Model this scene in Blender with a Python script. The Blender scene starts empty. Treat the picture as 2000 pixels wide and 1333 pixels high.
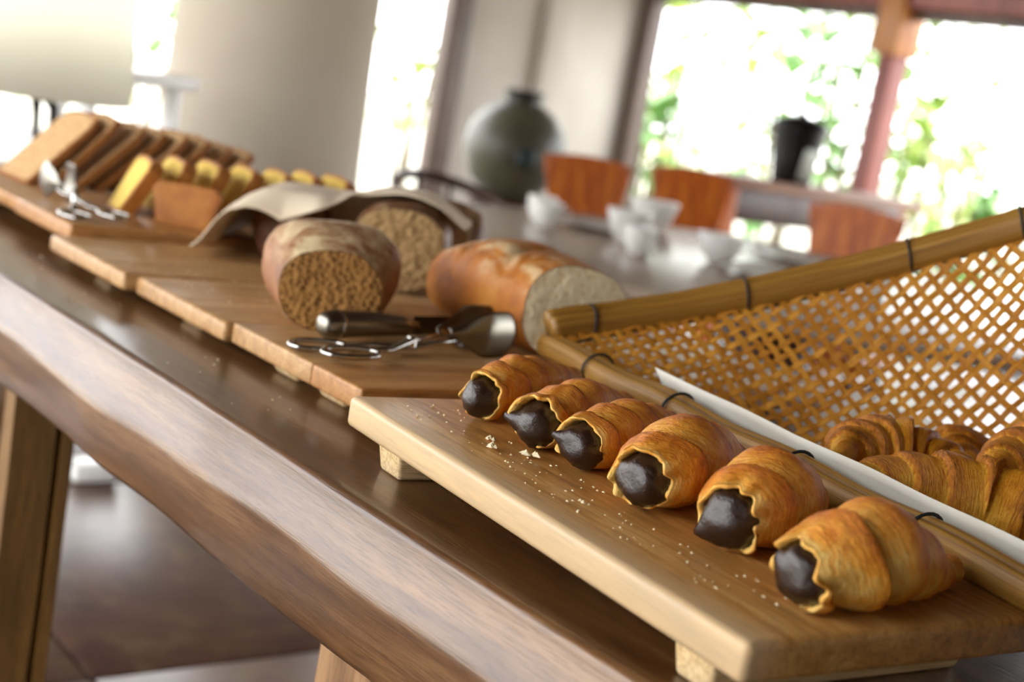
import bpy, bmesh, math, random
from mathutils import Vector, Matrix, noise
import numpy as np
random.seed(7)
PI = math.pi
scene = bpy.context.scene
COL = scene.collection

# ------------------------------------------------------------------ camera
def set_camera(loc, yaw, pitch, roll, lens, focus, fstop):
    y, p, r = map(math.radians, (yaw, pitch, roll))
    f = Vector((-math.cos(y)*math.cos(p), math.sin(y)*math.cos(p), -math.sin(p)))
    R = Vector((math.sin(y), math.cos(y), 0)); U = R.cross(f)
    right = R*math.cos(r) + U*math.sin(r); up = -R*math.sin(r) + U*math.cos(r)
    cd = bpy.data.cameras.new('camera'); co = bpy.data.objects.new('camera', cd); COL.objects.link(co)
    m = Matrix((right, up, -f)).transposed().to_4x4(); m.translation = loc
    co.matrix_world = m
    cd.sensor_width = 36; cd.lens = lens; cd.clip_start = .02; cd.clip_end = 200
    cd.dof.use_dof = True; cd.dof.focus_distance = focus; cd.dof.aperture_fstop = fstop
    cd.dof.aperture_blades = 0
    scene.camera = co
set_camera((0, 0, 1.095), 39, 10, 10, 50.0, 0.98, 5.0)

# ------------------------------------------------------------------ world, exposure
w = bpy.data.worlds.new('sky'); scene.world = w; w.use_nodes = True
bg = w.node_tree.nodes['Background']
bg.inputs[0].default_value = (.96, .975, 1.0, 1); bg.inputs[1].default_value = 8.5
vs = scene.view_settings
vs.view_transform = 'Standard'; vs.look = 'None'; vs.gamma = 1; vs.use_curve_mapping = False
vs.exposure = -0.4

# ------------------------------------------------------------------ materials
def lin(h):
    h = h.lstrip('#'); c = [int(h[i:i+2], 16)/255 for i in (0, 2, 4)]
    return tuple(x/12.92 if x <= .04045 else ((x+.055)/1.055)**2.4 for x in c) + (1,)
class NT:
    def __init__(s, name):
        s.m = bpy.data.materials.new(name); s.m.use_nodes = True
        s.t = s.m.node_tree; s.b = s.t.nodes['Principled BSDF']
    def n(s, kind, **kw):
        nd = s.t.nodes.new(kind)
        for k, v in kw.items():
            if k in nd.inputs.keys() if isinstance(k, str) else False: nd.inputs[k].default_value = v
            else: setattr(nd, k, v)
        return nd
    def l(s, a, b): s.t.links.new(a, b)
    def coords(s, scale=(1, 1, 1), kind='Object', rot=(0, 0, 0)):
        tc = s.n('ShaderNodeTexCoord'); mp = s.n('ShaderNodeMapping')
        mp.inputs['Scale'].default_value = scale; mp.inputs['Rotation'].default_value = rot
        s.l(tc.outputs[kind], mp.inputs['Vector']); return mp.outputs[0]
    def noise(s, vec, scale, detail=5, rough=.55, dist=0):
        nd = s.n('ShaderNodeTexNoise'); nd.inputs['Scale'].default_value = scale; nd.inputs['Detail'].default_value = detail
        nd.inputs['Roughness'].default_value = rough; nd.inputs['Distortion'].default_value = dist
        s.l(vec, nd.inputs['Vector']); return nd.outputs['Fac']
    def ramp(s, fac, stops):
        r = s.n('ShaderNodeValToRGB'); e = r.color_ramp.elements
        while len(e) < len(stops): e.new(.5)
        for i, (p, c) in enumerate(stops): e[i].position = p; e[i].color = lin(c) if isinstance(c, str) else c
        s.l(fac, r.inputs[0]); return r.outputs[0]
    def mix(s, fac, a, b, mode='MIX'):
        nd = s.n('ShaderNodeMix', data_type='RGBA', blend_type=mode)
        for sock, v in ((nd.inputs[0], fac), (nd.inputs[6], a), (nd.inputs[7], b)):
            if hasattr(v, 'is_output'): s.l(v, sock)
            elif isinstance(v, str): sock.default_value = lin(v)
            else: sock.default_value = v
        return nd.outputs[2]
    def math(s, op, a, b=0.0):
        nd = s.n('ShaderNodeMath', operation=op)
        for sock, v in ((nd.inputs[0], a), (nd.inputs[1], b)):
            if hasattr(v, 'is_output'): s.l(v, sock)
            else: sock.default_value = v
        return nd.outputs[0]
    def bump(s, h, strength=.3, dist=.002):
        b = s.n('ShaderNodeBump'); b.inputs['Strength'].default_value = strength; b.inputs['Distance'].default_value = dist
        s.l(h, b.inputs['Height']); s.l(b.outputs[0], s.b.inputs['Normal'])
    def col(s, c):
        if hasattr(c, 'is_output'): s.l(c, s.b.inputs['Base Color'])
        else: s.b.inputs['Base Color'].default_value = lin(c)
    def set(s, **kw):
        for k, v in kw.items():
            k = k.replace('_', ' ')
            for q in s.b.inputs.keys():
                if q.lower() == k.lower(): s.b.inputs[q].default_value = v
        return s.m

def wood(name, dark, mid, light, axis='x', grain=1.0, rough=.45, coat=0.0, bump=.15, figure=.5, fine=1.0, lines=.45):
    n = NT(name)
    st = {'x': (.9, 9, 9), 'y': (9, .9, 9), 'z': (9, 9, .9)}[axis]
    v = n.coords(tuple(a*grain for a in st))
    a = n.noise(v, 1.3, 3, .55, 1.2*figure)
    ring = n.math('FRACT', n.math('MULTIPLY', a, 11))
    v3 = n.coords(tuple(q*grain for q in {'x': (2.6, 34, 34), 'y': (34, 2.6, 34), 'z': (34, 34, 2.6)}[axis])); d = n.noise(v3, 1.4, 4, .65, .4)
    fs = {'x': (22, 330, 330), 'y': (330, 22, 330), 'z': (330, 330, 22)}[axis]
    v2 = n.coords(tuple(q*fine for q in fs)); b = n.noise(v2, 1.5, 3, .6)
    f = n.math('ADD', n.math('MULTIPLY', a, .45), n.math('MULTIPLY', d, .55))
    c = n.ramp(f, [(.33, dark), (.5, mid), (.66, light)])
    c = n.mix(lines, c, n.ramp(ring, [(0, (.55, .5, .45, 1)), (.25, (1, 1, 1, 1)), (.85, (1, 1, 1, 1)), (1, (.6, .55, .5, 1))]), 'MULTIPLY')
    b2 = n.ramp(b, [(.34, (.55, .5, .44, 1)), (.52, (1, 1, 1, 1))])
    n.col(n.mix(.75, c, b2, 'MULTIPLY')); n.bump(b, bump, .0012)
    m = n.set(Roughness=rough, Coat_Weight=coat, Coat_Roughness=.12); return m

def plain(name, c, rough=.6, metal=0.0, var=None, vscale=8, bump=0, bscale=60, **kw):
    n = NT(name)
    if var: n.col(n.ramp(n.noise(n.coords(), vscale, 4), [(.3, c), (.7, var)]))
    else: n.col(c)
    if bump: n.bump(n.noise(n.coords(), bscale, 4), bump, .002)
    return n.set(Roughness=rough, Metallic=metal, **kw)

M = {}
M['table'] = wood('dark_table_wood', '#402612', '#664424', '#8f6a44', 'x', .8, .34, .3, .3, .9)
M['leg'] = wood('leg_wood', '#3c2810', '#6b4a1c', '#8c662c', 'z', .8, .55, 0, .4, .6)
M['leg2'] = wood('leg_wood_pale', '#6a482c', '#9a734c', '#b8946a', 'z', .8, .55, 0, .4, .6)
M['board_near'] = wood('near_board_wood', '#8a5c28', '#b98545', '#d6a866', 'x', 1.0, .40, .05, .15, 1.0, 1.0, .6)
nt = M['board_near'].node_tree; bsd = nt.nodes['Principled BSDF']   # front light painted in: wood mixed paler towards the front edge
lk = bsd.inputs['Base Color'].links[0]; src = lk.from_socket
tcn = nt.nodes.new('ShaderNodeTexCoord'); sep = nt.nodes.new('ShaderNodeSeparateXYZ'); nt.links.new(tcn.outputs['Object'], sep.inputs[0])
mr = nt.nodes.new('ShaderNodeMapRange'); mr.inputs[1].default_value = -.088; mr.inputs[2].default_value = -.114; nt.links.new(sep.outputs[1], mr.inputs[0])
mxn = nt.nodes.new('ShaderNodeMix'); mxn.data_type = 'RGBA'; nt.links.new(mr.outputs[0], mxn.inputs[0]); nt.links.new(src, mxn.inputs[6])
lit_mix = nt.nodes.new('ShaderNodeMix'); lit_mix.data_type = 'RGBA'; lit_mix.inputs[0].default_value = .5; nt.links.new(src, lit_mix.inputs[6]); lit_mix.inputs[7].default_value = lin('#e2cda6'); nt.links.new(lit_mix.outputs[2], mxn.inputs[7]); nt.links.new(mxn.outputs[2], bsd.inputs['Base Color'])
M['board_a'] = wood('teak_board_wood', '#96693a', '#bf935f', '#d6b07c', 'y', 1.0, .42, .05, .15, .8)
M['board_b'] = wood('teak_board_wood_red', '#8c592d', '#b58048', '#cb9960', 'y', 1.0, .42, .05, .15, .8)
M['foot'] = wood('board_foot_wood', '#b8955e', '#d8ba88', '#ead2a8', 'y', 1.0, .5)
M['chair'] = wood('chair_wood', '#8a3c08', '#c8640e', '#ea8a20', 'z', .7, .5, 0)
M['chair_dark'] = wood('chair_wood_dark', '#2c1710', '#4a281a', '#633a26', 'x', .7, .35, .2)
M['console'] = wood('console_wood', '#7a4a30', '#9c6a4c', '#b98660', 'y', .7, .45, .05)
M['frame'] = wood('window_frame_wood', '#453830', '#665449', '#7e6a5e', 'z', .5, .5)
M['post'] = wood('post_wood', '#6d2f22', '#94483a', '#a85d48', 'z', .5, .45)
M['bracket'] = wood('lit_bracket_wood', '#8f5220', '#c07a36', '#d79a52', 'z', .5, .45)  # lit orange of the upper post put into the wood colour
M['plaster'] = plain('plaster', '#d3cec4', .9, var='#c6c0b4', vscale=1.5, bump=.1)
M['column'] = plain('column_plaster', '#c2b8a6', .85, var='#b6aa96', vscale=2, bump=.1)
M['ceiling'] = wood('ceiling_boards', '#3a2415', '#553720', '#6b482c', 'x', .4, .6)
M['steel'] = plain('brushed_steel', '#8d897e', .28, 1.0)
M['steel2'] = plain('polished_steel', '#b5b3ae', .12, 1.0)
M['cord'] = plain('black_cord', '#14181a', .7)
M['paper'] = plain('white_paper', '#dcd8cc', .8, var='#cfcabb', vscale=20)
M['ceramic'] = plain('white_ceramic', '#f0efe9', .2)
M['rt_top'] = plain('table_stone', '#b3a190', .22, var='#a3917f', vscale=6)
M['black'] = plain('black_metal', '#17181a', .3, .3)
M['grey'] = plain('sheen_grey_metal', '#7d7f78', .35, .5)
M['jar'] = plain('grey_green_glaze', '#3f3d31', .4, var='#5b5946', vscale=5)
M['jar_rim'] = plain('dark_glaze', '#24241f', .4)
M['medal'] = plain('blue_green_glaze', '#27393b', .4)
M['choco'] = None
M['lamp_shade'] = None
M['grass'] = plain('lawn', '#8fa35a', .9, var='#a9b56f', vscale=3)
M['leaf'] = plain('leaf_green', '#7fa65a', .5, var='#5f9147', vscale=2)
M['leaf2'] = plain('leaf_yellow_green', '#b6c66a', .5, var='#93b356', vscale=2)
M['stem'] = plain('plant_stem', '#6c5f45', .8)
M['gravel'] = plain('pale_gravel', '#d9d5c8', .9, var='#c8c3b3', vscale=5)
n = NT('melted_chocolate'); v = n.coords(); h = n.noise(v, 150, 5, .65)
n.col(n.ramp(h, [(.3, '#1d100b'), (.7, '#331f14')])); n.bump(h, .45, .003); M['choco'] = n.set(Roughness=.25, Coat_Weight=.15, Coat_Roughness=.2)
n = NT('cream_shade'); n.col(n.ramp(n.noise(n.coords(), 9, 3), [(.3, '#efeee2'), (.7, '#f5f4ea')]))
M['lamp_shade'] = n.set(Roughness=.85, Transmission_Weight=0.0)
tr = n.n('ShaderNodeBsdfTranslucent'); tr.inputs[0].default_value = lin('#f6f5ec'); mx = n.n('ShaderNodeMixShader'); mx.inputs[0].default_value = .75
n.l(n.b.outputs[0], mx.inputs[1]); n.l(tr.outputs[0], mx.inputs[2]); n.l(mx.outputs[0], n.t.nodes['Material Output'].inputs[0])
# floor tiles : polished dark red brown stone
n = NT('polished_floor_tile'); v = n.coords((1, 1, 1)); a = n.noise(v, 2.2, 6, .6, 1.0); b = n.noise(v, 14, 4, .6)
c = n.ramp(a, [(.3, '#3b271f'), (.5, '#5a3d31'), (.68, '#6e5242')]); c2 = n.mix(n.ramp(b, [(.5, (0, 0, 0, 1)), (.75, (.5, .5, .5, 1))]), c, '#7d6a4b')
n.col(c2); M['tile'] = n.set(Roughness=.33, Specular_IOR_Level=.5); n.bump(b, .05, .002)
M['grout'] = plain('grout', '#2b211c', .9)
# croissant pastry : browning carried by a mesh attribute, broken up by noise
def pastry_mat(name, pale, gold, brown, dark):
    n = NT(name); at = n.n('ShaderNodeAttribute'); at.attribute_name = 'bake'
    fw = n.n('ShaderNodeAttribute'); fw.attribute_name = 'flow'
    mp = n.n('ShaderNodeMapping'); n.l(fw.outputs['Vector'], mp.inputs[0]); mp.inputs['Scale'].default_value = (9, 1.6, 1.6)
    st = n.noise(mp.outputs[0], 1.5, 5, .65, .5)
    v = n.coords(); a = n.noise(v, 45, 5, .62, .6); b = n.noise(v, 420, 4, .65)
    f = n.math('ADD', n.math('MULTIPLY', at.outputs['Fac'], .80), n.math('MULTIPLY', n.math('SUBTRACT', a, .5), .95))
    f = n.math('ADD', f, n.math('MULTIPLY', n.math('SUBTRACT', b, .5), .30))
    f = n.math('ADD', f, n.math('MULTIPLY', n.math('SUBTRACT', st, .5), .85))
    n.col(n.ramp(f, [(.02, pale), (.28, gold), (.56, brown), (.90, dark)]))
    n.bump(n.math('ADD', n.math('MULTIPLY', b, .6), n.math('MULTIPLY', st, 2.2)), .8, .0022)
    n.b.inputs['Subsurface Weight'].default_value = .08; n.b.inputs['Subsurface Radius'].default_value = (.006, .003, .001)
    return n.set(Roughness=.45, Specular_IOR_Level=.32)
M['pastry'] = pastry_mat('glazed_pastry', '#f7cb70', '#f0a334', '#d67a1a', '#8e470f')
M['pastry2'] = pastry_mat('darker_glazed_pastry', '#e8ae38', '#d28a1c', '#ac6612', '#66350a')
def crust_mat(name, c1, c2, c3, flour, famt, fscale):
    n = NT(name); v = n.coords(); a = n.noise(v, 22, 5, .6, .5); b = n.noise(v, 120, 4, .6)
    base = n.ramp(a, [(.28, c1), (.52, c2), (.75, c3)])
    at = n.n('ShaderNodeAttribute'); at.attribute_name = 'flour'
    fl = n.noise(v, fscale, 5, .7, .8)
    fm = n.math('MULTIPLY', at.outputs['Fac'], n.math('ADD', n.math('MULTIPLY', n.math('SUBTRACT', fl, .48), 5), famt))
    nd = n.n('ShaderNodeClamp'); n.l(fm, nd.inputs[0])
    n.col(n.mix(nd.outputs[0], base, flour)); n.bump(n.math('ADD', b, a), .4, .002)
    return n.set(Roughness=.6)
M['rye_crust'] = crust_mat('rye_crust', '#6e4225', '#97653f', '#b38358', '#d9c49a', .35, 26)
M['white_crust'] = crust_mat('white_loaf_crust', '#85460f', '#b0681a', '#c98a38', '#d9c297', .0, 24)
M['dark_crust'] = crust_mat('dark_crust', '#4c2a17', '#6f4225', '#835433', '#b99f78', .0, 24)
def crumb_mat(name, c1, c2, hole, scale, bm=.8):
    n = NT(name); v = n.coords(); vo = n.n('ShaderNodeTexVoronoi'); vo.inputs['Scale'].default_value = scale; n.l(v, vo.inputs['Vector'])
    a = n.noise(v, scale*.45, 5, .7)
    d = n.math('ADD', vo.outputs['Distance'], n.math('MULTIPLY', a, .6))
    n.col(n.ramp(d, [(.32, hole), (.5, c1), (.85, c2)])); n.bump(d, bm, .004)
    return n.set(Roughness=.9)
M['rye_crumb'] = crumb_mat('rye_crumb', '#7d5422', '#996c32', '#40250c', 170)
M['white_crumb'] = crumb_mat('white_crumb', '#f0dfb0', '#f9edc8', '#cfb077', 130, .5)
M['grey_crumb'] = crumb_mat('brown_crumb', '#8f7044', '#a98a5c', '#5f4220', 140)
M['toast_crumb'] = crumb_mat('toast_crumb', '#b98f5c', '#d0aa78', '#9b713f', 160, .4)
M['toast_crust'] = plain('toast_crust', '#8a5420', .7, var='#a86c2c', vscale=40, bump=.3)
M['cake_crumb'] = crumb_mat('yellow_cake_crumb', '#d8b148', '#e8c866', '#b98c2c', 170, .4)
M['cake_crust'] = plain('cake_crust', '#9c5c1d', .6, var='#bd7c2c', vscale=35, bump=.3)
n = NT('linen'); n.col(n.ramp(n.noise(n.coords(), 12, 3), [(.3, '#dcc9ac'), (.7, '#e6d6bc')]))
n.bump(n.noise(n.coords((900, 900, 900)), 1, 2), .2, .001); M['linen'] = n.set(Roughness=.9)
# bamboo along UV
def bamboo(name, c1, c2, c3, rough=.4):
    n = NT(name); v = n.coords((14, 3.0, 1), 'UV'); a = n.noise(v, 1.4, 5, .65, .3)
    v2 = n.coords((60, 6, 1), 'UV'); b = n.noise(v2, 1.5, 4, .6)
    f = n.math('ADD', n.math('MULTIPLY', a, .6), n.math('MULTIPLY', b, .4))
    n.col(n.ramp(f, [(.32, c1), (.5, c2), (.68, c3)])); n.bump(b, .3, .0008)
    return n.set(Roughness=rough)
M['bamboo'] = bamboo('bamboo_rail', '#5d3d14', '#8f6524', '#b18a42')
M['strip'] = bamboo('bamboo_strip', '#74460e', '#a66a18', '#c98c30', .5)
M['strip2'] = bamboo('bamboo_strip_light', '#8a5816', '#ba7e26', '#d6a040', .5)

# ------------------------------------------------------------------ mesh helpers
def mk(name, verts, faces, mat, parent=None, smooth=True, uv=None, attr=None, loc=None, rot=None, auto=None):
    me = bpy.data.meshes.new(name); me.from_pydata([tuple(v) for v in verts], [], faces); me.update()
    if smooth: me.polygons.foreach_set('use_smooth', [True]*len(me.polygons))
    if uv is not None:
        ul = me.uv_layers.new(name='UVMap'); vi = [l.vertex_index for l in me.loops]
        ul.data.foreach_set('uv', [q for i in vi for q in uv[i]])
    if attr:
        for k, vals in attr.items():
            a = me.attributes.new(k, 'FLOAT', 'POINT'); a.data.foreach_set('value', vals)
    me.materials.append(mat)
    o = bpy.data.objects.new(name, me); COL.objects.link(o)
    if parent: o.parent = parent
    if loc: o.location = loc
    if rot: o.rotation_euler = rot
    return o
def empty(name, loc=(0, 0, 0), rz=0):
    o = bpy.data.objects.new(name, None); COL.objects.link(o); o.location = loc; o.rotation_euler = (0, 0, rz); o.empty_display_size = .05
    return o
def tag(o, label, cat, group=None, kind=None):
    o['label'] = label; o['category'] = cat
    if group: o['group'] = group
    if kind: o['kind'] = kind
    return o
def struct(o, label=None):
    o['kind'] = 'structure'
    if label: o['label'] = label
    return o
def bevel_box(name, size, mat, parent=None, loc=(0, 0, 0), bev=.004, seg=2, rot=None, taper=None, smooth=True):
    bm = bmesh.new(); bmesh.ops.create_cube(bm, size=1)
    for v in bm.verts:
        v.co = Vector((v.co.x*size[0], v.co.y*size[1], v.co.z*size[2]))
        if taper and v.co.z < 0: v.co.x *= taper[0]; v.co.y *= taper[1]
    if bev: bmesh.ops.bevel(bm, geom=bm.edges[:], offset=min(bev, min(size)*.45), segments=seg, profile=.5, affect='EDGES')
    me = bpy.data.meshes.new(name); bm.to_mesh(me); bm.free()
    if smooth and bev: me.polygons.foreach_set('use_smooth', [True]*len(me.polygons)); me.set_sharp_from_angle(angle=.6)
    me.materials.append(mat)
    o = bpy.data.objects.new(name, me); COL.objects.link(o); o.location = loc
    if rot: o.rotation_euler = rot
    if parent: o.parent = parent
    return o
def lathe(name, prof, mat, parent=None, seg=40, loc=(0, 0, 0), rot=None, cap=True):
    vs_, fs = [], []
    for r, z in prof:
        for k in range(seg): a = 2*PI*k/seg; vs_.append((r*math.cos(a), r*math.sin(a), z))
    for i in range(len(prof)-1):
        for k in range(seg):
            a, b = i*seg+k, i*seg+(k+1) % seg; fs.append((a, b, b+seg, a+seg))
    if cap: fs.append(tuple(range(seg))[::-1]); fs.append(tuple(range((len(prof)-1)*seg, len(prof)*seg)))
    o = mk(name, vs_, fs, mat, parent, loc=loc, rot=rot); o.data.set_sharp_from_angle(angle=.9); return o
def sweep(name, pts, rad, mat, parent=None, seg=12, closed=False, up=Vector((0, 0, 1)), ell=None, capped=True, rfun=None):
    """tube along pts; rad number or list; ell=(a,b) scales the side / up radii; uv = (angle, metres)"""
    pts = [Vector(p) for p in pts]; n = len(pts); V, Fc, UV = [], [], []
    L = 0
    for i, p in enumerate(pts):
        if closed: t = pts[(i+1) % n]-pts[i-1]
        else: t = pts[min(i+1, n-1)]-pts[max(i-1, 0)]
        t.normalize(); s = t.cross(up)
        if s.length < 1e-4: s = t.cross(Vector((1, 0, 0)))
        s.normalize(); u = s.cross(t)
        if i: L += (p-pts[i-1]).length
        r = rad[i] if isinstance(rad, (list, tuple)) else rad
        a, b = ell if ell else (1, 1)
        for k in range(seg):
            th = 2*PI*k/seg; q = r*(rfun(i, th) if rfun else 1)
            V.append(p + s*(math.cos(th)*q*a) + u*(math.sin(th)*q*b)); UV.append((k/seg, L))
    m = n if closed else n-1
    for i in range(m):
        for k in range(seg):
            a0, b0 = i*seg+k, i*seg+(k+1) % seg; j = ((i+1) % n)*seg
            Fc.append((a0, b0, j+(k+1) % seg, j+k))
    if capped and not closed:
        Fc.append(tuple(range(seg))[::-1]); Fc.append(tuple(range((n-1)*seg, n*seg)))
    return mk(name, V, Fc, mat, parent, uv=UV)
def ncopy(o, parent=None):
    c = o.copy(); COL.objects.link(c); c.parent = parent
    for ch in list(o.children): ncopy(ch, c)
    return c

# ------------------------------------------------------------------ room
XW, YW, YF, XR = -8.05, 7.2, -1.8, 3.5
H = 2.9
floor = struct(bevel_box('floor', (XR-XW+.4, YW-YF+.4, .05), M['grout'], loc=((XR+XW)/2, (YW+YF)/2, -.035), bev=0), 'polished dark brown stone floor laid in large square tiles')
tm = bevel_box('tile', (.992, .992, .02), M['tile'], floor, bev=.004)
first = True
x = XW
for i in range(12):
    for j in range(12):
        cx, cy = -2.13-.5-6+i+1, .95-.5-4+j
        if cx-.5 < XW-.1 or cx+.5 > XR+.4 or cy-.5 < YF-.1 or cy+.5 > YW+.2: continue
        if first: t = tm; first = False
        else: t = tm.copy(); COL.objects.link(t)
        t.location = (cx-floor.location.x, cy-floor.location.y, .035-.01+random.uniform(-.0006, .0006))
        t.rotation_euler = (0, 0, random.choice((0, PI/2, PI, -PI/2)))
struct(bevel_box('ceiling', (XR-XW+.6, YW-YF+.6, .1), M['ceiling'], loc=((XR+XW)/2, (YW+YF)/2, H+.05), bev=0), 'unseen dark timber ceiling added to hold back top light')  # added out of view, dark, so light comes mainly through the openings
def wallpart(parent, name, x0, x1, y0, y1, z0, z1, mat, bev=.006):
    return bevel_box(name, (x1-x0, y1-y0, z1-z0), mat, parent, loc=((x0+x1)/2, (y0+y1)/2, (z0+z1)/2), bev=bev)
LZ = 1.97
# back wall: plaster return by the corner, lintel beam and posts with open bays between
wb = empty('wall_back'); struct(wb, 'back wall of open bays between red-brown posts under a timber lintel')
wallpart(wb, 'lintel_beam', XW, XR, YW-.06, YW+.14, LZ, LZ+.22, M['post'])
wallpart(wb, 'upper_wall', XW, XR, YW+.0, YW+.12, LZ+.22, H, M['plaster'])
for px in (-5.73, -2.6, .6, 3.4):
    p = wallpart(wb, 'post', px-.06, px+.06, YW-.05, YW+.11, 0, LZ, M['post'])
    wallpart(wb, 'post_bracket', px-.09, px+.09, YW-.09, YW+.15, 1.68, LZ+.1, M['bracket'])
wallpart(wb, 'window_frame', XW+.02, XW+.14, YW-.04, YW+.1, 0, LZ, M['frame'])
wallpart(wb, 'window_frame', XW+.02, XR, YW+.02, YW+.08, LZ-.07, LZ, M['frame'])
# left wall: plaster pier beside the corner, wide openings with dark frames
wl = empty('wall_left'); struct(wl, 'left wall of pale plaster piers with wide open doorways')
wallpart(wl, 'plaster_pier', XW-.12, XW, 5.62, YW, 0, H, M['plaster'])
wallpart(wl, 'pilaster', XW, XW+.10, 6.28, 6.55, 0, H, M['plaster'])
wallpart(wl, 'door_frame', XW-.02, XW+.1, 5.45, 5.62, 0, 2.78, M['frame'])
wallpart(wl, 'upper_wall', XW-.12, XW, YF, 5.62, 2.78, H, M['plaster'])
for yy in (.6, -1.5): wallpart(wl, 'plaster_pier', XW-.12, XW, yy-.25, yy+.25, 0, 2.78, M['plaster'])
# unseen front wall behind the camera: open bays, solid part added against the light
wf = empty('wall_front'); struct(wf, 'front wall, added plaster light block beside the camera and open bays between posts beyond')
wallpart(wf, 'upper_wall', XW, XR, YF-.12, YF, 2.72, H, M['plaster'])
wallpart(wf, 'light_block_wall', .1, XR, YF-.12, YF, 0, 2.72, M['plaster'])  # solid part added out of view to cut light from the front
for px in (-7.9, -4.9, -1.95, .02): wallpart(wf, 'post', px-.08, px+.08, YF-.1, YF+.06, 0, 2.72, M['post'])
wr = struct(bevel_box('wall_right', (.12, YW-YF, H), M['plaster'], loc=(XR+.06, (YW+YF)/2, H/2), bev=0), 'plain plaster end wall')
# round column
cb = empty('wall_column', (-5.22, 2.755, 0)); struct(cb, 'thick round beige plaster column')
lathe('column_shaft', [(.46, 0), (.46, .12), (.425, .15), (.40, 1.2), (.385, H-.01)], M['column'], cb, 64)

# ------------------------------------------------------------------ garden
g = struct(bevel_box('ground', (80, 80, .1), M['gravel'], loc=(-10, 10, -.18), bev=0), 'pale garden ground outside the room')
def leaf_mesh(V, Fc, base, dirv, L, wd, droop):
    d = dirv.normalized(); s = d.cross(Vector((0, 0, 1)))
    if s.length < .1: s = Vector((1, 0, 0))
    s.normalize(); b0 = len(V); nn = 5
    for i in range(nn+1):
        t = i/nn; p = base + d*(L*t) + Vector((0, 0, -droop*L*t*t)); ww = wd*math.sin(PI*min(1, .08+t*.92))**.8*.5
        V += [p-s*ww+Vector((0, 0, .15*ww)), p, p+s*ww+Vector((0, 0, .15*ww))]
    for i in range(nn):
        for k in (0, 1): a = b0+i*3+k; Fc.append((a, a+1, a+4, a+3))
def shrub(loc, h, spread, nl, L, wd, mat, label, group, seed, name='garden_shrub'):
    rn = random.Random(seed); r = empty(name, loc); V, Fc = [], []
    for i in range(nl):
        a = rn.uniform(0, 2*PI); z = h*rn.uniform(.15, 1)**.8; rr = spread*rn.uniform(0, .8)*(1.1-z/h*.6)
        el = rn.uniform(-.1, .9)
        leaf_mesh(V, Fc, Vector((rr*math.cos(a), rr*math.sin(a), z)), Vector((math.cos(a)*math.cos(el), math.sin(a)*math.cos(el), math.sin(el))), L*rn.uniform(.6, 1.2), wd*rn.uniform(.7, 1.2), rn.uniform(.2, .7))
    fo = mk('foliage', V, Fc, mat, r); fo['kind'] = 'stuff'
    for k in range(4):
        a = k*PI/2+rn.random(); sweep('stem', [(0.05*math.cos(a), .05*math.sin(a), -.14), (.4*spread*math.cos(a), .4*spread*math.sin(a), h*.5), (.55*spread*math.cos(a), .55*spread*math.sin(a), h*.85)], [.03, .022, .01], M['stem'], r, 6)
    return tag(r, label, 'plant', group)
for k, (x, y, h, sp, nl, m_, lab) in enumerate((
    (-11.20, 10.45, 2.91, 0.55, 90, 'leaf2', 'yellow-green leafy shrub outside beside the dark window frame'),
    (-8.57, 7.90, 1.3, 0.5, 60, 'leaf', 'low green shrub outside at the foot of the dark window frame'),
    (-14.96, 14.66, 4.03, 0.9, 90, 'leaf', 'tall green shrub far outside in the first garden bay'),
    (-11.68, 12.31, 2.44, 0.6, 70, 'leaf2', 'yellow-green shrub outside between window frame and black urn'),
    (-8.94, 10.08, 2.3, 0.5, 70, 'leaf', 'bright green leafy shrub outside behind the black urn'),
    (-7.64, 9.28, 2.7, 0.35, 80, 'leaf', 'tall narrow green plant outside beside the red-brown post'),
    (-14.70, 17.16, 4.70, 0.9, 90, 'leaf2', 'tallest yellow-green shrub far outside beyond the console table'),
    (-7.55, 10.27, 1.70, 0.45, 60, 'leaf2', 'low yellow-green shrub outside just past the red-brown post'),
    (-11.79, 15.37, 3.85, 0.8, 90, 'leaf', 'tall green shrub far outside in the second garden bay'),
    (-9.16, 13.16, 2.69, 0.6, 80, 'leaf2', 'yellow-green shrub outside above the basket rim'),
    (-6.21, 9.32, 1.1, 0.5, 50, 'leaf', 'low green shrub outside right above the basket rim'),
    (-13.98, 5.02, 1.5, 0.8, 80, 'leaf2', 'low yellow-green shrub outside behind the lamp legs'),
    (-15.50, 6.66, 3.0, 0.8, 80, 'leaf', 'green shrub outside between lamp and column'),
    (-12.77, 8.42, 2.2, 0.5, 40, 'leaf2', 'pale shrub outside the doorway beside the column'))):
    shrub((x, y, -.13), h, sp, int(nl*.9), .5, .2, M[m_], lab, 'garden shrubs outside the room', 20+k)

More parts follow.
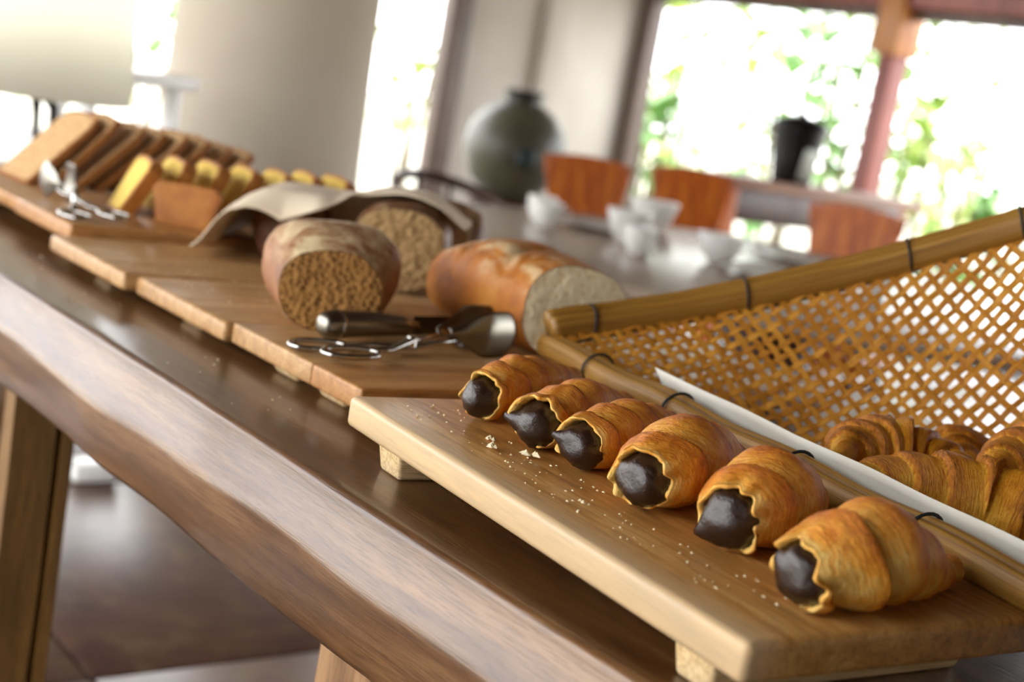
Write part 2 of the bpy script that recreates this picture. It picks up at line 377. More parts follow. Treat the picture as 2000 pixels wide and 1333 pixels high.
# ------------------------------------------------------------------ slab table with live edge
table = tag(empty('wooden_table', (-1.4, .95, 0)), 'long dark brown slab table with thick wavy live edge carrying the breads', 'table')
def slab():
    X0, X1, YB, Z = -3.45, .45, 1.42, .80
    NX = 240; V, Fc = [], []
    prof_n = 0
    for i in range(NX+1):
        x = X0+(X1-X0)*i/NX
        w1 = .004*noise.noise((x*2.3, 1, 0)) + .002*noise.noise((x*7, 2, 0))
        w2 = .012*noise.noise((x*2.0, 5, 0)) + .004*noise.noise((x*6, 7, 0))
        w3 = .010*noise.noise((x*1.6, 9, 0)) + .006*noise.noise((x*5, 3, 0))
        y0 = .527+w1
        zm = .746+w2; zb = .684+.5*w3
        ring = [(YB, Z)]
        ring += [(YB-(YB-y0-.012)*t, Z) for t in (.25, .5, .75, 1)]
        for a in (0, 15, 30, 45, 60, 75, 90): ring.append((y0+.006-.007*math.sin(math.radians(a)), Z-.007*(1-math.cos(math.radians(a)))))
        yo = y0-.018+w2*.4
        ring += [(y0-.006, Z-.022), (y0*.3+yo*.7, Z*.25+zm*.75), (yo, zm+.005), (yo+.0006, zm), (yo+.002, zm-.005), (yo+.007+w3*.4, zm*.5+zb*.5), (yo+.014+w3*.6, zb+.008), (yo+.018+w3*.6, zb+.002), (yo+.026+w3*.6, zb), (y0+.10, zb-.002), (YB-.05, .695), (YB, .72)]
        prof_n = len(ring)
        V += [(x+1.4, yy-.95, zz) for yy, zz in ring]
    for i in range(NX):
        for k in range(prof_n):
            a, b = i*prof_n+k, i*prof_n+(k+1) % prof_n; Fc.append((a, a+prof_n, b+prof_n, b))
    Fc.append(tuple(range(prof_n))); Fc.append(tuple(range(NX*prof_n, (NX+1)*prof_n))[::-1])
    o = mk('table_top', V, Fc, M['table'], table); o.data.set_sharp_from_angle(angle=.9); return o
slab()
def table_leg(x0, x1, y0, y1, mat, grooves):
    V, Fc = [], []; W = x1-x0; n = 26; front = []
    for i in range(n+1):
        t = i/n; d = 0
        for gpos, gd in grooves: d += gd*math.exp(-((t-gpos)/.035)**2)
        front.append((x0+W*t, y0+d+.002*noise.noise((t*9, x0, 0))))
    gy = y0+(y1-y0)*.74
    ring = front+[(x1, gy-.004), (x1-.02, gy-.001), (x1-.02, gy+.001), (x1, gy+.005), (x1, y1), (x0, y1)]; m = len(ring); nz = 24
    for j in range(nz+1):
        z = .01+(.70-.01)*j/nz
        for k, (xx, yy) in enumerate(ring):
            V.append((xx+1.4+.004*noise.noise((z*3, x0, 1)), yy-.95+.002*noise.noise((xx*30, z*6, 4)), z))
    for j in range(nz):
        for k in range(m): a, b = j*m+k, j*m+(k+1) % m; Fc.append((a, b, b+m, a+m))
    Fc.append(tuple(range(m))[::-1]); Fc.append(tuple(range(nz*m, (nz+1)*m)))
    o = mk('leg', V, Fc, mat, table); o.data.set_sharp_from_angle(angle=.8); return o
table_leg(-1.93, -1.665, .60, .68, M['leg'], [(.78, .03), (.35, .008), (.55, .006)])
table_leg(-.945, -.80, .62, .76, M['leg2'], [(.35, .004), (.62, .02), (.8, .006)])
table_leg(-3.4, -3.25, .75, .95, M['leg'], [(.5, .01)])
table_leg(.1, .28, .64, .84, M['leg'], [(.5, .01)])

# ------------------------------------------------------------------ serving boards
def board(name, x0, x1, y0, y1, ztop, thick, mats, label, splits=(), feet=None, rot=0, round_=.005, footmat='foot', footlen=None, footr=False):
    cx, cy = (x0+x1)/2, (y0+y1)/2
    r = tag(empty(name, (cx, cy, .80), rot), label, 'serving board', 'serving boards on the slab table')
    xs = [x0]+list(splits)+[x1]
    for i in range(len(xs)-1):
        bevel_box('plank', (xs[i+1]-xs[i]-(.0004 if len(xs) > 2 else 0), y1-y0, thick), M[mats[i % len(mats)]], r, loc=((xs[i]+xs[i+1])/2-cx, 0, ztop-.80-thick/2), bev=round_ if len(xs) == 2 else .003, seg=4)
    fh = ztop-.80-thick+.001
    for fx, fy, fl, fw in feet:
        bevel_box('foot', (fw, fl, fh), M[footmat], r, loc=(fx, fy, fh/2), bev=.003 if not footr else .005, seg=3, taper=(.86, .96))
    return r
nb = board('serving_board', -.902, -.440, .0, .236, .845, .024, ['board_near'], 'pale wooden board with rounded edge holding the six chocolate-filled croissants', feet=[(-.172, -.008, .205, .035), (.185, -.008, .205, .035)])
# place by its far front corner, turned a little away from the table edge
ang = math.radians(-5); c0 = Vector((-.897, .578, 0)); hx, hy = .231, .118
nb.location = (c0.x+hx*math.cos(ang)-hy*math.sin(ang), c0.y+hx*math.sin(ang)+hy*math.cos(ang), .80); nb.rotation_euler = (0, 0, ang)
board('serving_board', -1.208, -.968, .635, 1.24, .830, .020, ['board_a', 'board_b'], 'teak board of two glued planks under the steel bread tongs', splits=(-1.052,), feet=[(-.03, -.215, .155, .05), (.055, -.215, .155, .05), (-.03, .2, .13, .05), (.055, .2, .13, .05)], footr=True)
board('serving_board', -1.426, -1.210, .628, 1.24, .829, .020, ['board_a'], 'teak board between the tongs board and the napkin, rye loaf at its edge', feet=[(0, -.215, .15, .05), (0, .2, .12, .05)])
board('serving_board', -1.655, -1.428, .615, 1.24, .831, .020, ['board_a'], 'teak board under the loaf covered by the napkin', feet=[(0, -.215, .15, .05), (0, .2, .12, .05)])
board('serving_board', -1.862, -1.660, .64, 1.24, .844, .022, ['board_b'], 'reddish teak board holding the yellow cake slices', feet=[(-.02, -.2, .12, .05), (-.02, .2, .12, .05)])
board('serving_board', -2.32, -1.875, .655, 1.24, .838, .020, ['board_b'], 'reddish teak board under the leaning toast slices', feet=[(0, -.215, .15, .05), (0, .2, .12, .05)])

# ------------------------------------------------------------------ wrapped pastry
def rolled(name, path, rfun, turns, mat, parent, seed, amp=.13, ns=150, nt=72, twist=1.0, mirror=False, open_mouth=False, floor_z=None, tear=.004):
    """pastry rolled in overlapping wraps: sharp helical steps along a swept path"""
    V, Fc, BK, FW = [], [], [], []
    P = [Vector(path(i/ns)) for i in range(ns+1)]
    rows = []
    for i in range(ns+1):
        s = i/ns; t = (P[min(i+1, ns)]-P[max(i-1, 0)]).normalized(); sd = t.cross(Vector((0, 0, 1))).normalized(); up = sd.cross(t)
        row = []
        for k in range(nt):
            th = 2*PI*k/nt-PI/2
            sp = abs(s-.5)*2 if mirror else s
            warp = .10*noise.noise((math.cos(th)*1.2+seed, math.sin(th)*1.2, sp*2))
            ph = (sp+warp*.35)*turns + twist*th/(2*PI)*(0 if mirror else 1) + seed*.37
            if mirror: ph += .22*math.cos(th)
            f = ph-math.floor(ph)
            # each wrap swells then drops under the next one
            fq = min(f/.92, 1); prof = (.45*math.sin(fq*PI*.5)+.55*fq) if f < .92 else (1-(f-.92)/.08)*.99
            base = rfun(s)
            lump = 1+.10*noise.noise((math.cos(th)*1.1+seed*3, math.sin(th)*1.1, s*4)) + .02*noise.noise((math.cos(th)*5, math.sin(th)*5+seed, s*22))
            q = base*lump*(1-amp+amp*prof)
            p = P[i]+sd*(math.cos(th)*q*1.02)+up*(math.sin(th)*q)
            if open_mouth and s < .12: p = p + t*(tear*noise.noise((math.cos(th)*2.5+seed, math.sin(th)*2.5, 0))*(1-s/.12)*2)
            if floor_z is not None and p.z < floor_z: p.z = floor_z+(p.z-floor_z)*.06
            upf = max(0, math.sin(th))
            bk = .20+.26*upf+.26*(prof-.5)+.36*(max(0, f-.5)/.5)-.16*max(0, .2-f)/.2
            if open_mouth and s < .03: bk -= .2*(1-s/.03)
            V.append(p); BK.append(max(0, min(1, bk))); FW.append((ph, math.cos(th), math.sin(th))); row.append(len(V)-1)
        rows.append(row)
    def stitch(a, b):
        for k in range(nt): Fc.append((a[k], a[(k+1) % nt], b[(k+1) % nt], b[k]))
    for i in range(ns): stitch(rows[i], rows[i+1])
    # tail end closed
    V.append(P[ns]+(P[ns]-P[ns-1]).normalized()*rfun(1)*.35); BK.append(.7); e = len(V)-1
    for k in range(nt): Fc.append((rows[-1][k], rows[-1][(k+1) % nt], e))
    if open_mouth:
        t0 = (P[1]-P[0]).normalized(); prev = rows[0]
        for sc, dep in ((.97, -.0012), (.91, -.0016), (.84, .0004), (.77, .006), (.72, .014), (.3, .03)):
            row = []
            for k in range(nt):
                v = P[0]+(V[rows[0][k]]-P[0])*(sc*(1+(.10*noise.noise((math.cos(2*PI*k/nt)*1.5, math.sin(2*PI*k/nt)*1.5+seed, 0))+.06*noise.noise((k*.9, seed, sc*2)))*(1 if sc < .95 else .3)))+t0*dep
                if floor_z is not None and v.z < floor_z+.003: v.z = floor_z+.003
                V.append(v); BK.append(.10+.35*max(0, noise.noise((k*.35, seed, 2)))+(.12 if sc > .9 else 0)); row.append(len(V)-1)
            stitch(row, prev); prev = row
        Fc.append(tuple(prev)[::-1])
    else:
        V.append(P[0]-(P[1]-P[0]).normalized()*rfun(0)*.35); BK.append(.7); e = len(V)-1
        for k in range(nt): Fc.append((rows[0][(k+1) % nt], rows[0][k], e))
    FW += [(0, 1, 0)]*(len(V)-len(FW))
    o = mk(name, V, Fc, mat, parent, attr={'bake': BK})
    at = o.data.attributes.new('flow', 'FLOAT_VECTOR', 'POINT'); at.data.foreach_set('vector', [q for f in FW for q in f])
    return o
def blob(name, c, rx, ry, rz, mat, parent, seed, drip=None, nu=28, nv=20, lump=.13):
    V, Fc = [], []
    for i in range(nv+1):
        a = PI*i/nv
        for k in range(nu):
            b = 2*PI*k/nu; d = Vector((math.sin(a)*math.cos(b), math.sin(a)*math.sin(b), math.cos(a)))
            q = 1+lump*noise.noise(d*1.6+Vector((seed, 0, 0)))+.05*noise.noise(d*5+Vector((0, seed, 0)))
            p = Vector((c[0]+d.x*rx*q, c[1]+d.y*ry*q, c[2]+d.z*rz*q))
            if drip:
                dd = Vector(drip[:3]).normalized(); k2 = max(0, d.dot(dd)); p += dd*(drip[3]*k2**26)
            V.append(p)
    for i in range(nv):
        for k in range(nu): Fc.append((i*nu+k, i*nu+(k+1) % nu, (i+1)*nu+(k+1) % nu, (i+1)*nu+k))
    return mk(name, V, Fc, mat, parent)
ZB = .845
CR = [  # mouth x, y, heading (deg from +Y towards -X), length, mouth r, max r, tail r, label, drip
    (-.826, .648, 27, .175, .0200, .0235, .013, 'chocolate-filled croissant at the end of the row nearest the steel tongs', None),
    (-.750, .642, 27, .175, .0215, .0240, .012, 'chocolate-filled croissant, second in the row from the steel tongs, filling drawn to a side lip', (-.9, -.3, .1, .010)),
    (-.703, .645, 20, .170, .0205, .0240, .012, 'chocolate-filled croissant with pointed chocolate tip, third in the row from the steel tongs', (-.75, -.6, .25, .009)),
    (-.620, .628, 22, .155, .0240, .0310, .014, 'plump chocolate-filled croissant with torn flap, fourth in the row from the steel tongs', None),
    (-.548, .633, 20, .140, .0240, .0305, .013, 'chocolate-filled croissant with drooping chocolate lip, fifth in the row from the steel tongs', (-.7, -.5, -.6, .007)),
    (-.466, .604, 5, .148, .0235, .0318, .010, 'chocolate-filled croissant with tapered tail showing, last in the row, farthest from the steel tongs', None)]
for i, (mx_, my_, hd, L, r0, r1, r2, lab, drip) in enumerate(CR):
    root = tag(empty('chocolate_croissant', (mx_, my_, ZB)), lab, 'croissant', 'chocolate croissants on the near board')
    a = math.radians(hd); d = Vector((-math.sin(a), math.cos(a), 0)); bend = Vector((d.y, -d.x, 0))
    def rf(s, r0=r0, r1=r1, r2=r2):
        if s < .36: u = s/.36; return r0+(r1-r0)*math.sin(u*PI/2)
        u = (s-.36)/.64; return r2+(r1-r2)*((math.cos(u*PI)*.5+.5)*.6+.4*(1-u))-(.003*math.sin(u*PI) if r1 > .0315 else 0)
    def path(s, d=d, bend=bend, L=L, rf=rf, i=i):
        return d*(L*s)+bend*(.012*math.sin(s*PI*.8)*(1 if i == 5 else .3))+Vector((0, 0, rf(s)*.94))
    rolled('pastry', path, rf, (5.6, 5.4, 5.8, 3.8, 4.2, 4.6)[i], M['pastry'], root, 1.7+i*2.3, amp=(.26, .26, .25, .21, .21, .22)[i], open_mouth=True, floor_z=.0005)
    c = d*(.005)+Vector((0, 0, r0*.87))
    o = blob('chocolate_filling', (0, 0, 0), r0*.80, .0165, r0*.78, M['choco'], root, i*3.1+1, (drip and (drip[0]*math.cos(a)+drip[1]*math.sin(a), -drip[0]*math.sin(a)*0+drip[1], drip[2], drip[3])))
    o.location = c; o.rotation_euler = (0, 0, a)

# ------------------------------------------------------------------ winnowing basket
PB = Vector((-1.041, .887, 0)); EU = Vector((.983, -.184, 0)); EV = Vector((.184, .983, 0)); WL = .76; HW = .38; DP = .48
RIMZ = [(0, .873), (10, .887), (20, .909), (30, .939), (40, .974), (50, 1.015), (60, 1.057), (70, 1.094), (80, 1.118), (90, 1.126)]
def rim_z(ph):
    d = math.degrees(ph); d = 180-d if d > 90 else d
    for (a, za), (b, zb) in zip(RIMZ, RIMZ[1:]):
        if a <= d <= b: return za+(zb-za)*(d-a)/(b-a)
    return RIMZ[-1][1]
def rim_uv(ph): return HW*(1-math.cos(ph)), DP*max(0, math.sin(ph))**1.2
TAB = []
for k in range(361):
    ph = PI*k/360; u, v = rim_uv(ph); TAB.append((math.atan2(v, HW-u), math.hypot(v, HW-u), ph))
TA = np.array([t[0] for t in TAB]); TR = np.array([t[1] for t in TAB]); TP = np.array([t[2] for t in TAB])
def surf_z(u, v):
    al = math.atan2(max(v, 0), HW-u); rr = float(np.interp(al, TA, TR)); ph = float(np.interp(al, TA, TP))
    s = math.hypot(v, HW-u)/max(rr, 1e-6)
    zf = .808+.034*max(0, 1-u/.16)**1.0+.02*max(0, 1-(WL-u)/.1)
    z = zf+(rim_z(ph)-.004-zf)*(max(0, min(s, 1.02)-.42)/.58)**1.45
    fr = max(0, 1-v/.055); zl = .852
    return max(z, zf+(zl-zf)*fr**1.3)
def bpt(u, v, z): p = PB+EU*u+EV*v; return Vector((p.x, p.y, z))
bk = tag(empty('winnowing_basket', (-.74, 1.05, .80)), 'open-weave bamboo winnowing basket with raised curved rim holding plain croissants', 'basket')
def bk_local(p): return Vector(p)-Vector((-.74, 1.05, .80))
rs = random.Random(11)
def strip(along_v, c, lo, hi, width, par, mat, cross):
    n = max(8, int((hi-lo)/.0045)); V, Fc, UV = [], [], []; L = 0; prev = None
    for i in range(n+1):
        t = lo+(hi-lo)*i/n; u, v = (c, t) if along_v else (t, c)
        wob = .0012*noise.noise((t*14, c*50, 3 if along_v else 8))
        if along_v: u += wob
        else: v += wob
        e = .004; z = surf_z(u, v)
        zu = (surf_z(u+e, v)-surf_z(u-e, v))/(2*e); zv = (surf_z(u, v+e)-surf_z(u, v-e))/(2*e)
        tu = EU+Vector((0, 0, zu)); tv = EV+Vector((0, 0, zv)); nrm = tu.cross(tv).normalized()
        td = (tv if along_v else tu).normalized(); wd = td.cross(nrm).normalized()
        off = .0011*math.cos(PI*(t/cross)+PI*par)
        p = bpt(u, v, z)+nrm*off
        if prev is not None: L += (p-prev).length
        prev = p
        for sx, sz in ((-1, 1), (1, 1), (1, -1), (-1, -1)):
            V.append(bk_local(p+wd*(sx*width/2)+nrm*(sz*.0005))); UV.append((c*40+sx*.08, L))
    for i in range(n):
        for k in range(4): Fc.append((i*4+k, i*4+(k+1) % 4, i*4+4+(k+1) % 4, i*4+4+k))
    mk('weave_strip', V, Fc, mat, bk, smooth=False, uv=UV)
DU, DV = .0128, .0112
k = 0; u = .010
while u < WL-.008:
    ph = math.acos(max(-1, min(1, 1-u/HW))); vmax = rim_uv(ph)[1]
    if vmax > .03: strip(True, u, .0, vmax-.001, .0067*rs.uniform(.8, 1.15), k % 2, M['strip'] if rs.random() < .6 else M['strip2'], DV)
    u += DU*rs.uniform(.9, 1.1); k += 1
k = 0; v = .004
while v < DP-.005:
    sp = (v/DP)**(1/1.2); ph = math.asin(min(1, sp)); ul = rim_uv(ph)[0]
    strip(False, v, ul+.001, WL-ul-.001, .0062*rs.uniform(.8, 1.15), (k+1) % 2, M['strip'] if rs.random() < .6 else M['strip2'], DU)
    v += DV*rs.uniform(.9, 1.1); k += 1
# rim rails (split bamboo clamped on both sides of the weave)
for sgn in (-1, 1):
    pts = []
    for q in range(0, 121):
        ph = PI*q/120; uu, vv = rim_uv(ph); uu2, vv2 = rim_uv(min(PI, ph+.02)); uu1, vv1 = rim_uv(max(0, ph-.02))
        tx, ty = uu2-uu1, vv2-vv1; ln = math.hypot(tx, ty) or 1; nx_, ny_ = -ty/ln, tx/ln
        z = rim_z(ph)
        pts.append(bk_local(bpt(uu+nx_*.0065*sgn, vv+ny_*.0065*sgn, z+.002*sgn)))
    sweep('rim_rail', pts, [.0145*(1+.05*noise.noise((q*.12, sgn, 0))) for q in range(121)], M['bamboo'], bk, 16, ell=(.58, 1.0))
# front lip: two split rails
for dv, dz, r in ((-.007, .002, .011), (.006, .003, .010)):
    pts = [bk_local(bpt(.004+(WL-.008)*q/40, dv, .855+dz+.0015*math.sin(q*.7))) for q in range(41)]
    sweep('lip_rail', pts, [r*(1+.05*noise.noise((q*.5, dv*99, 0))) for q in range(41)], M['bamboo'], bk, 14, ell=(.6, 1.0))
# cord ties
def tie(center, tangent, rx, rz, tails=True):
    t = Vector(tangent).normalized(); s = t.cross(Vector((0, 0, 1))).normalized(); up = s.cross(t)
    pts = [center+s*(rx*math.cos(2*PI*q/22))+up*(rz*math.sin(2*PI*q/22))+t*(.002*math.sin(2*PI*q/22)) for q in range(22)]
    o = sweep('cord_tie', [bk_local(p) for p in pts], .0013, M['cord'], bk, 6, closed=True, up=t)
    if tails:
        b = center-up*rz
        sweep('cord_end', [bk_local(b+t*.001), bk_local(b+t*.006-up*.004), bk_local(b+t*.011-up*.003)], .0011, M['cord'], bk, 6)
for ph_d in (7.5, 27.5, 46, 58.5, 78, 105, 135, 168):
    ph = math.radians(ph_d); a = bpt(*rim_uv(ph), rim_z(ph)); b = bpt(*rim_uv(ph+.03), rim_z(ph+.03))
    tie(a, b-a, .0165, .0172)
for uu in (.10, .235, .395, .53, .68):
    tie(bpt(uu, 0, .8575), EU, .0165, .0145)
# diagonal binding at the corner
sweep('cord_tie', [bk_local(bpt(*q)) for q in ((.0, .012, .862), (.012, -.008, .868), (.03, .0, .862), (.03, .03, .872))], .0013, M['cord'], bk, 6)
# paper liner
V, Fc, UVL = [], [], []
nu_, nv_ = 60, 22
for j in range(nv_+1):
    for i in range(nu_+1):
        uu = .17+.52*i/nu_+.05*(1-i/nu_)*(j/nv_); vv = .014+.105*j/nv_
        z = max(surf_z(uu, vv)+.0035, .812)
        if vv < .06: z = max(z, .8135+(.878-.8135)*(1-(vv-.014)/.046)**1.2 if vv < .06 else 0)
        z += .002*noise.noise((uu*12, vv*12, 3))
        V.append(bpt(uu, vv, z))
for j in range(nv_):
    for i in range(nu_): a = j*(nu_+1)+i; Fc.append((a, a+1, a+nu_+2, a+nu_+1))
pl_ = tag(mk('paper_liner', V, Fc, M['paper'], None), 'white paper sheet lining the bamboo basket beneath the plain croissants', 'paper')
sm = pl_.modifiers.new('t', 'SOLIDIFY'); sm.thickness = .0006
# plain croissants in the basket
BC = [(-0.654, 0.920, 0.866, 62, 0.10, 0.033, 0.5, 0, 'plain croissant with upturned brown tip, against the woven wall of the basket'),
      (-0.562, 0.921, 0.858, 35, 0.18, 0.035, 0.28, 0, 'large plain croissant lying along the basket lip'),
      (-0.664, 1.024, 0.858, 120, 0.10, 0.028, 0.4, 0, 'plain croissant at the back of the basket, mostly hidden behind two others'),
      (-0.559, 0.988, 0.892, 60, 0.12, 0.031, 0.4, 6, 'plain croissant resting on the pile deep in the basket'),
      (-0.499, 0.974, 0.838, 10, 0.09, 0.022, 0.4, 0, 'dark plain croissant low behind the lip at the near end of the pile')]
for i, (x, y, z, hd, L, R_, curv, tilt, lab) in enumerate(BC):
    root = tag(empty('croissant', (x, y, z)), lab, 'croissant', 'plain croissants in the bamboo basket')
    root.rotation_euler = (math.radians(tilt), math.radians(tilt*-1.5), math.radians(hd))
    def path(s, L=L, curv=curv):
        t = (s-.5)*2; return Vector((L*.5*math.sin(t*1.25)/math.sin(1.25), -L*curv*(1-math.cos(t*1.25)), .006*t*t))
    def rf(s, R_=R_):
        t = abs(s-.5)*2; return max(.008, R_*(1-.72*t**1.7))
    rolled('pastry', path, rf, 3.6, M['pastry2'], root, 5.5+i*1.9, amp=.19, mirror=True, ns=130, nt=56)

# ------------------------------------------------------------------ loaves
def loaf(name, face, axis, L, hw, hh, crust, crumb, label, seed, prof, zb, face_tilt=0, cut=True, flour=1.0, group='cut bread loaves on the boards', slashes=()):
    """face: centre of cut face (x,y); axis: direction from face into the loaf"""
    root = tag(empty(name, (face[0], face[1], zb)), label, 'bread', group)
    ax = Vector((axis[0], axis[1], 0)).normalized(); sd = Vector((ax.y, -ax.x, 0)); ns, nt = 70, 64; V, Fc, FL = [], [], []
    rows = []
    for i in range(ns+1):
        s = i/ns; q = prof(s); row = []
        for k in range(nt):
            th = 2*PI*k/nt; ct, st_ = math.cos(th), math.sin(th); e = .82
            cx = math.copysign(abs(ct)**e, ct)*hw*q; cz = math.copysign(abs(st_)**e, st_)
            z = hh*(1+cz*(1 if cz > 0 else 1)) if True else 0
            z = hh*q**.6*(1+cz) if cz < 0 else hh*q**.6+hh*q*cz*1.0
            lump = 1+.05*noise.noise((ct*1.3+seed, st_*1.3, s*3))+.012*noise.noise((ct*6, st_*6+seed, s*14))
            sl = 0
            for (sc, sw_, amp_) in slashes:
                dd = (s-sc-.10*ct)/sw_; sl += amp_*math.exp(-dd*dd)*max(0, st_)
            p = ax*(s*L+(st_*face_tilt*hh*(1-s) if i == 0 else st_*face_tilt*hh*(1-s)))+sd*(cx*lump)+Vector((0, 0, max(0, z*lump-sl)))
            V.append(p); FL.append(max(0, min(1, (st_-.15)*1.5))*flour); row.append(len(V)-1)
        rows.append(row)
    for i in range(ns):
        for k in range(nt): Fc.append((rows[i][k], rows[i][(k+1) % nt], rows[i+1][(k+1) % nt], rows[i+1][k]))
    Fc.append(tuple(rows[-1]))
    if not cut: Fc.append(tuple(rows[0])[::-1])
    mk('crust', V, Fc, crust, root, attr={'flour': FL})
    if cut:
        V2, F2 = [], []; c = sum((V[k] for k in rows[0]), Vector())/nt; nr = 14
        for j in range(nr+1):
            f = (j/nr)
            for k in range(nt):
                p = c+(V[rows[0][k]]-c)*f*.985
                bulge = -.003*(1-f**3)+.0022*noise.noise(p*90+Vector((seed, 0, 0)))*(1 if f < .97 else .2)
                V2.append(p+ax*bulge)
        for j in range(nr):
            for k in range(nt): F2.append((j*nt+k, (j+1)*nt+k, (j+1)*nt+(k+1) % nt, j*nt+(k+1) % nt))
        mk('cut_face', V2, F2, crumb, root)
    return root
def pr_cut(face, peak, tail):
    def f(s):
        if s < peak: return face+(1-face)*math.sin(s/peak*PI/2)
        u = (s-peak)/(1-peak); return max(.12, math.sqrt(max(0, 1-u**2.6))*(1-tail)+tail*(1-u))
    return f
FX, FY = -.777, .629
loaf('rye_loaf', (-1.190, .726), (-.86, .50), .17, .070, .051, M['rye_crust'], M['rye_crumb'], 'floury brown rye loaf with cut dark crumb face beside the steel knife handle', 2.2, pr_cut(.72, .5, .15), .829, .25)
loaf('white_loaf', (-1.088, .957), (-1, .05), .250, .072, .052, M['white_crust'], M['white_crumb'], 'golden crusted loaf with pale white crumb cut face behind the basket corner', 4.1, pr_cut(.92, .45, .15), .830, .12, flour=1.0, slashes=((.3, .03, .006), (.6, .03, .006)))
loaf('brown_loaf', (-1.418, .950), (-.80, .60), .20, .060, .053, M['dark_crust'], M['grey_crumb'], 'brown loaf with cut grey-brown crumb face peeking from under the napkin', 6.3, pr_cut(.93, .4, .15), .831, .1)
loaf('brown_loaf', (-1.555, .868), (-.77, .63), .17, .050, .043, M['dark_crust'], M['grey_crumb'], 'dark loaf almost wholly covered by the beige napkin', 8.3, pr_cut(.6, .4, .15), .831, 0, cut=False)
loaf('brown_loaf', (-1.575, 1.155), (-.9, .40), .15, .050, .046, M['dark_crust'], M['grey_crumb'], 'dark round loaf end behind the cut brown loaf', 9.3, pr_cut(.5, .5, .15), .831, 0, cut=False)

# ------------------------------------------------------------------ napkin draped over two loaves
SV = Vector((.629, .777)); TV = Vector((-.777, .629)); NO = Vector((-1.560, .808))
NHS = [-.045, -.03, -.015, 0, .02, .045, .085, .115, .14, .165, .19, .22, .245, .262, .28]
NHZ = [.002, .022, .052, .074, .088, .092, .092, .092, .098, .106, .111, .110, .099, .087, .077]
V, Fc = [], []; NS, NTt = 90, 60
for j in range(NTt+1):
    for i in range(NS+1):
        s = -.045+.32*i/NS; sm_ = min(1, max(0, (s-.095)/.045)); tm_ = -.024+.040*sm_*sm_*(3-2*sm_); q = j/NTt; t = tm_+(.165-tm_)*q
        h = sum(float(np.interp(s+e, NHS, NHZ)) for e in (-.012, -.006, 0, .006, .012))/5
        h *= 1-.55*max(0, (q-.72)/.28)**2
        h += .0035*noise.noise((s*22, t*16, 1))+.004*math.exp(-((s-.128-.25*t)/.010)**2)*(1-q)
        h -= .034*max(0, 1-q/.14)**1.4*max(0, 1-abs(s-.055)/.075)
        if s < .02: h += .006*noise.noise((s*30, t*40, 2))*(.02-s)/.06
        pt = NO+SV*(s+.01*noise.noise((t*16, 2, 2))*(1 if s < .0 else .2))+TV*(t+.010*noise.noise((s*11, 0, 5))*max(0, 1-q*4))
        V.append((pt.x, pt.y, .833+max(.001, h)))
for j in range(NTt):
    for i in range(NS): a = j*(NS+1)+i; Fc.append((a, a+1, a+NS+2, a+NS+1))
nap = tag(mk('napkin', V, Fc, M['linen']), 'beige linen napkin draped over two dark loaves', 'napkin')
sm = nap.modifiers.new('t', 'SOLIDIFY'); sm.thickness = .0022; sm.offset = 1

# ------------------------------------------------------------------ tongs and knife
def tongs(loc, rz, label):
    r = tag(empty('bread_tongs', loc, rz), label, 'tongs', 'steel scissor tongs')
    for sx in (-1, 1):
        # ring handle (flat on the board), arm crossing at the pivot, upright paddle
        ring = [Vector((sx*.024+.018*math.cos(2*PI*q/28), .018+.030*math.sin(2*PI*q/28), .0045+.005*(sx > 0))) for q in range(28)]
        sweep('ring_handle', ring, .0028, M['steel2'], r, 10, closed=True)
        arm = [(sx*.018, .045, .005+.005*(sx > 0)), (sx*.010, .075, .008), (0, .110, .011+.004*sx), (-sx*.008, .135, .014), (-sx*.012, .155, .017)]
        sweep('arm', arm, [.0032, .004, .0045, .0036, .0026], M['steel2'], r, 10, ell=(1.2, .7))
        V, Fc = [], []; na, nb_ = 18, 16
        for i in range(na+1):
            t = i/na; yy = .150+.078*t
            hgt = .006+.026*(.5-.5*math.cos(PI*min(1, t/.6)))
            if t > .9: hgt *= 1-.16*((t-.9)/.1)**2
            for j in range(nb_+1):
                q = -1+2*j/nb_
                xx = -sx*(.010+.010*min(1, t*2)-.004*abs(q)**2-.006*max(0, t-.6))
                V.append((xx, yy+.006*(1-q*q)*t, .0235+hgt*q*.72))
        for i in range(na):
            for j in range(nb_): a = i*(nb_+1)+j; Fc.append((a, a+1, a+nb_+2, a+nb_+1))
        o = mk('paddle', V, Fc, M['steel'], r); m = o.modifiers.new('t', 'SOLIDIFY'); m.thickness = .0012; m.offset = 0
    lathe('pivot', [(.0055, 0), (.0055, .012), (.004, .014)], M['steel2'], r, 20, loc=(0, .110, .005))
    return r
tongs((-1.078, .655, .830), math.radians(8), 'scissor-handled steel bread tongs lying in front of the cut loaves')
tongs((-1.685, .683, .8445), math.radians(84), 'shiny steel tongs beside the yellow cake slices')
kn = tag(empty('bread_knife', (-1.135, .692, .830), math.radians(8)), 'steel knife with thick rounded handle lying behind the bread tongs', 'knife')
sweep('handle', [(0, -.006, .017), (0, -.004, .017), (0, .0, .017), (0, .01, .0175), (0, .05, .018), (0, .095, .016), (0, .115, .014)], [.004, .009, .0125, .0138, .0128, .010, .008], M['steel'], kn, 20)
sweep('ferrule', [(0, .012, .0175), (0, .016, .0175)], .0145, M['steel2'], kn, 20)
V = []; Fc = []
for i in range(13):
    t = i/12; V += [(-.0008, .112+.13*t, .004), (.0008, .112+.13*t, .004), (.0004, .112+.13*t, .004+.022*(1-t**4*.7)), (-.0004, .112+.13*t, .004+.022*(1-t**4*.7))]
for i in range(12):
    for k in range(4): Fc.append((i*4+k, i*4+(k+1) % 4, i*4+4+(k+1) % 4, i*4+4+k))
Fc += [(0, 1, 2, 3), (48, 51, 50, 49)]
mk('blade', V, Fc, M['steel2'], kn, smooth=False)

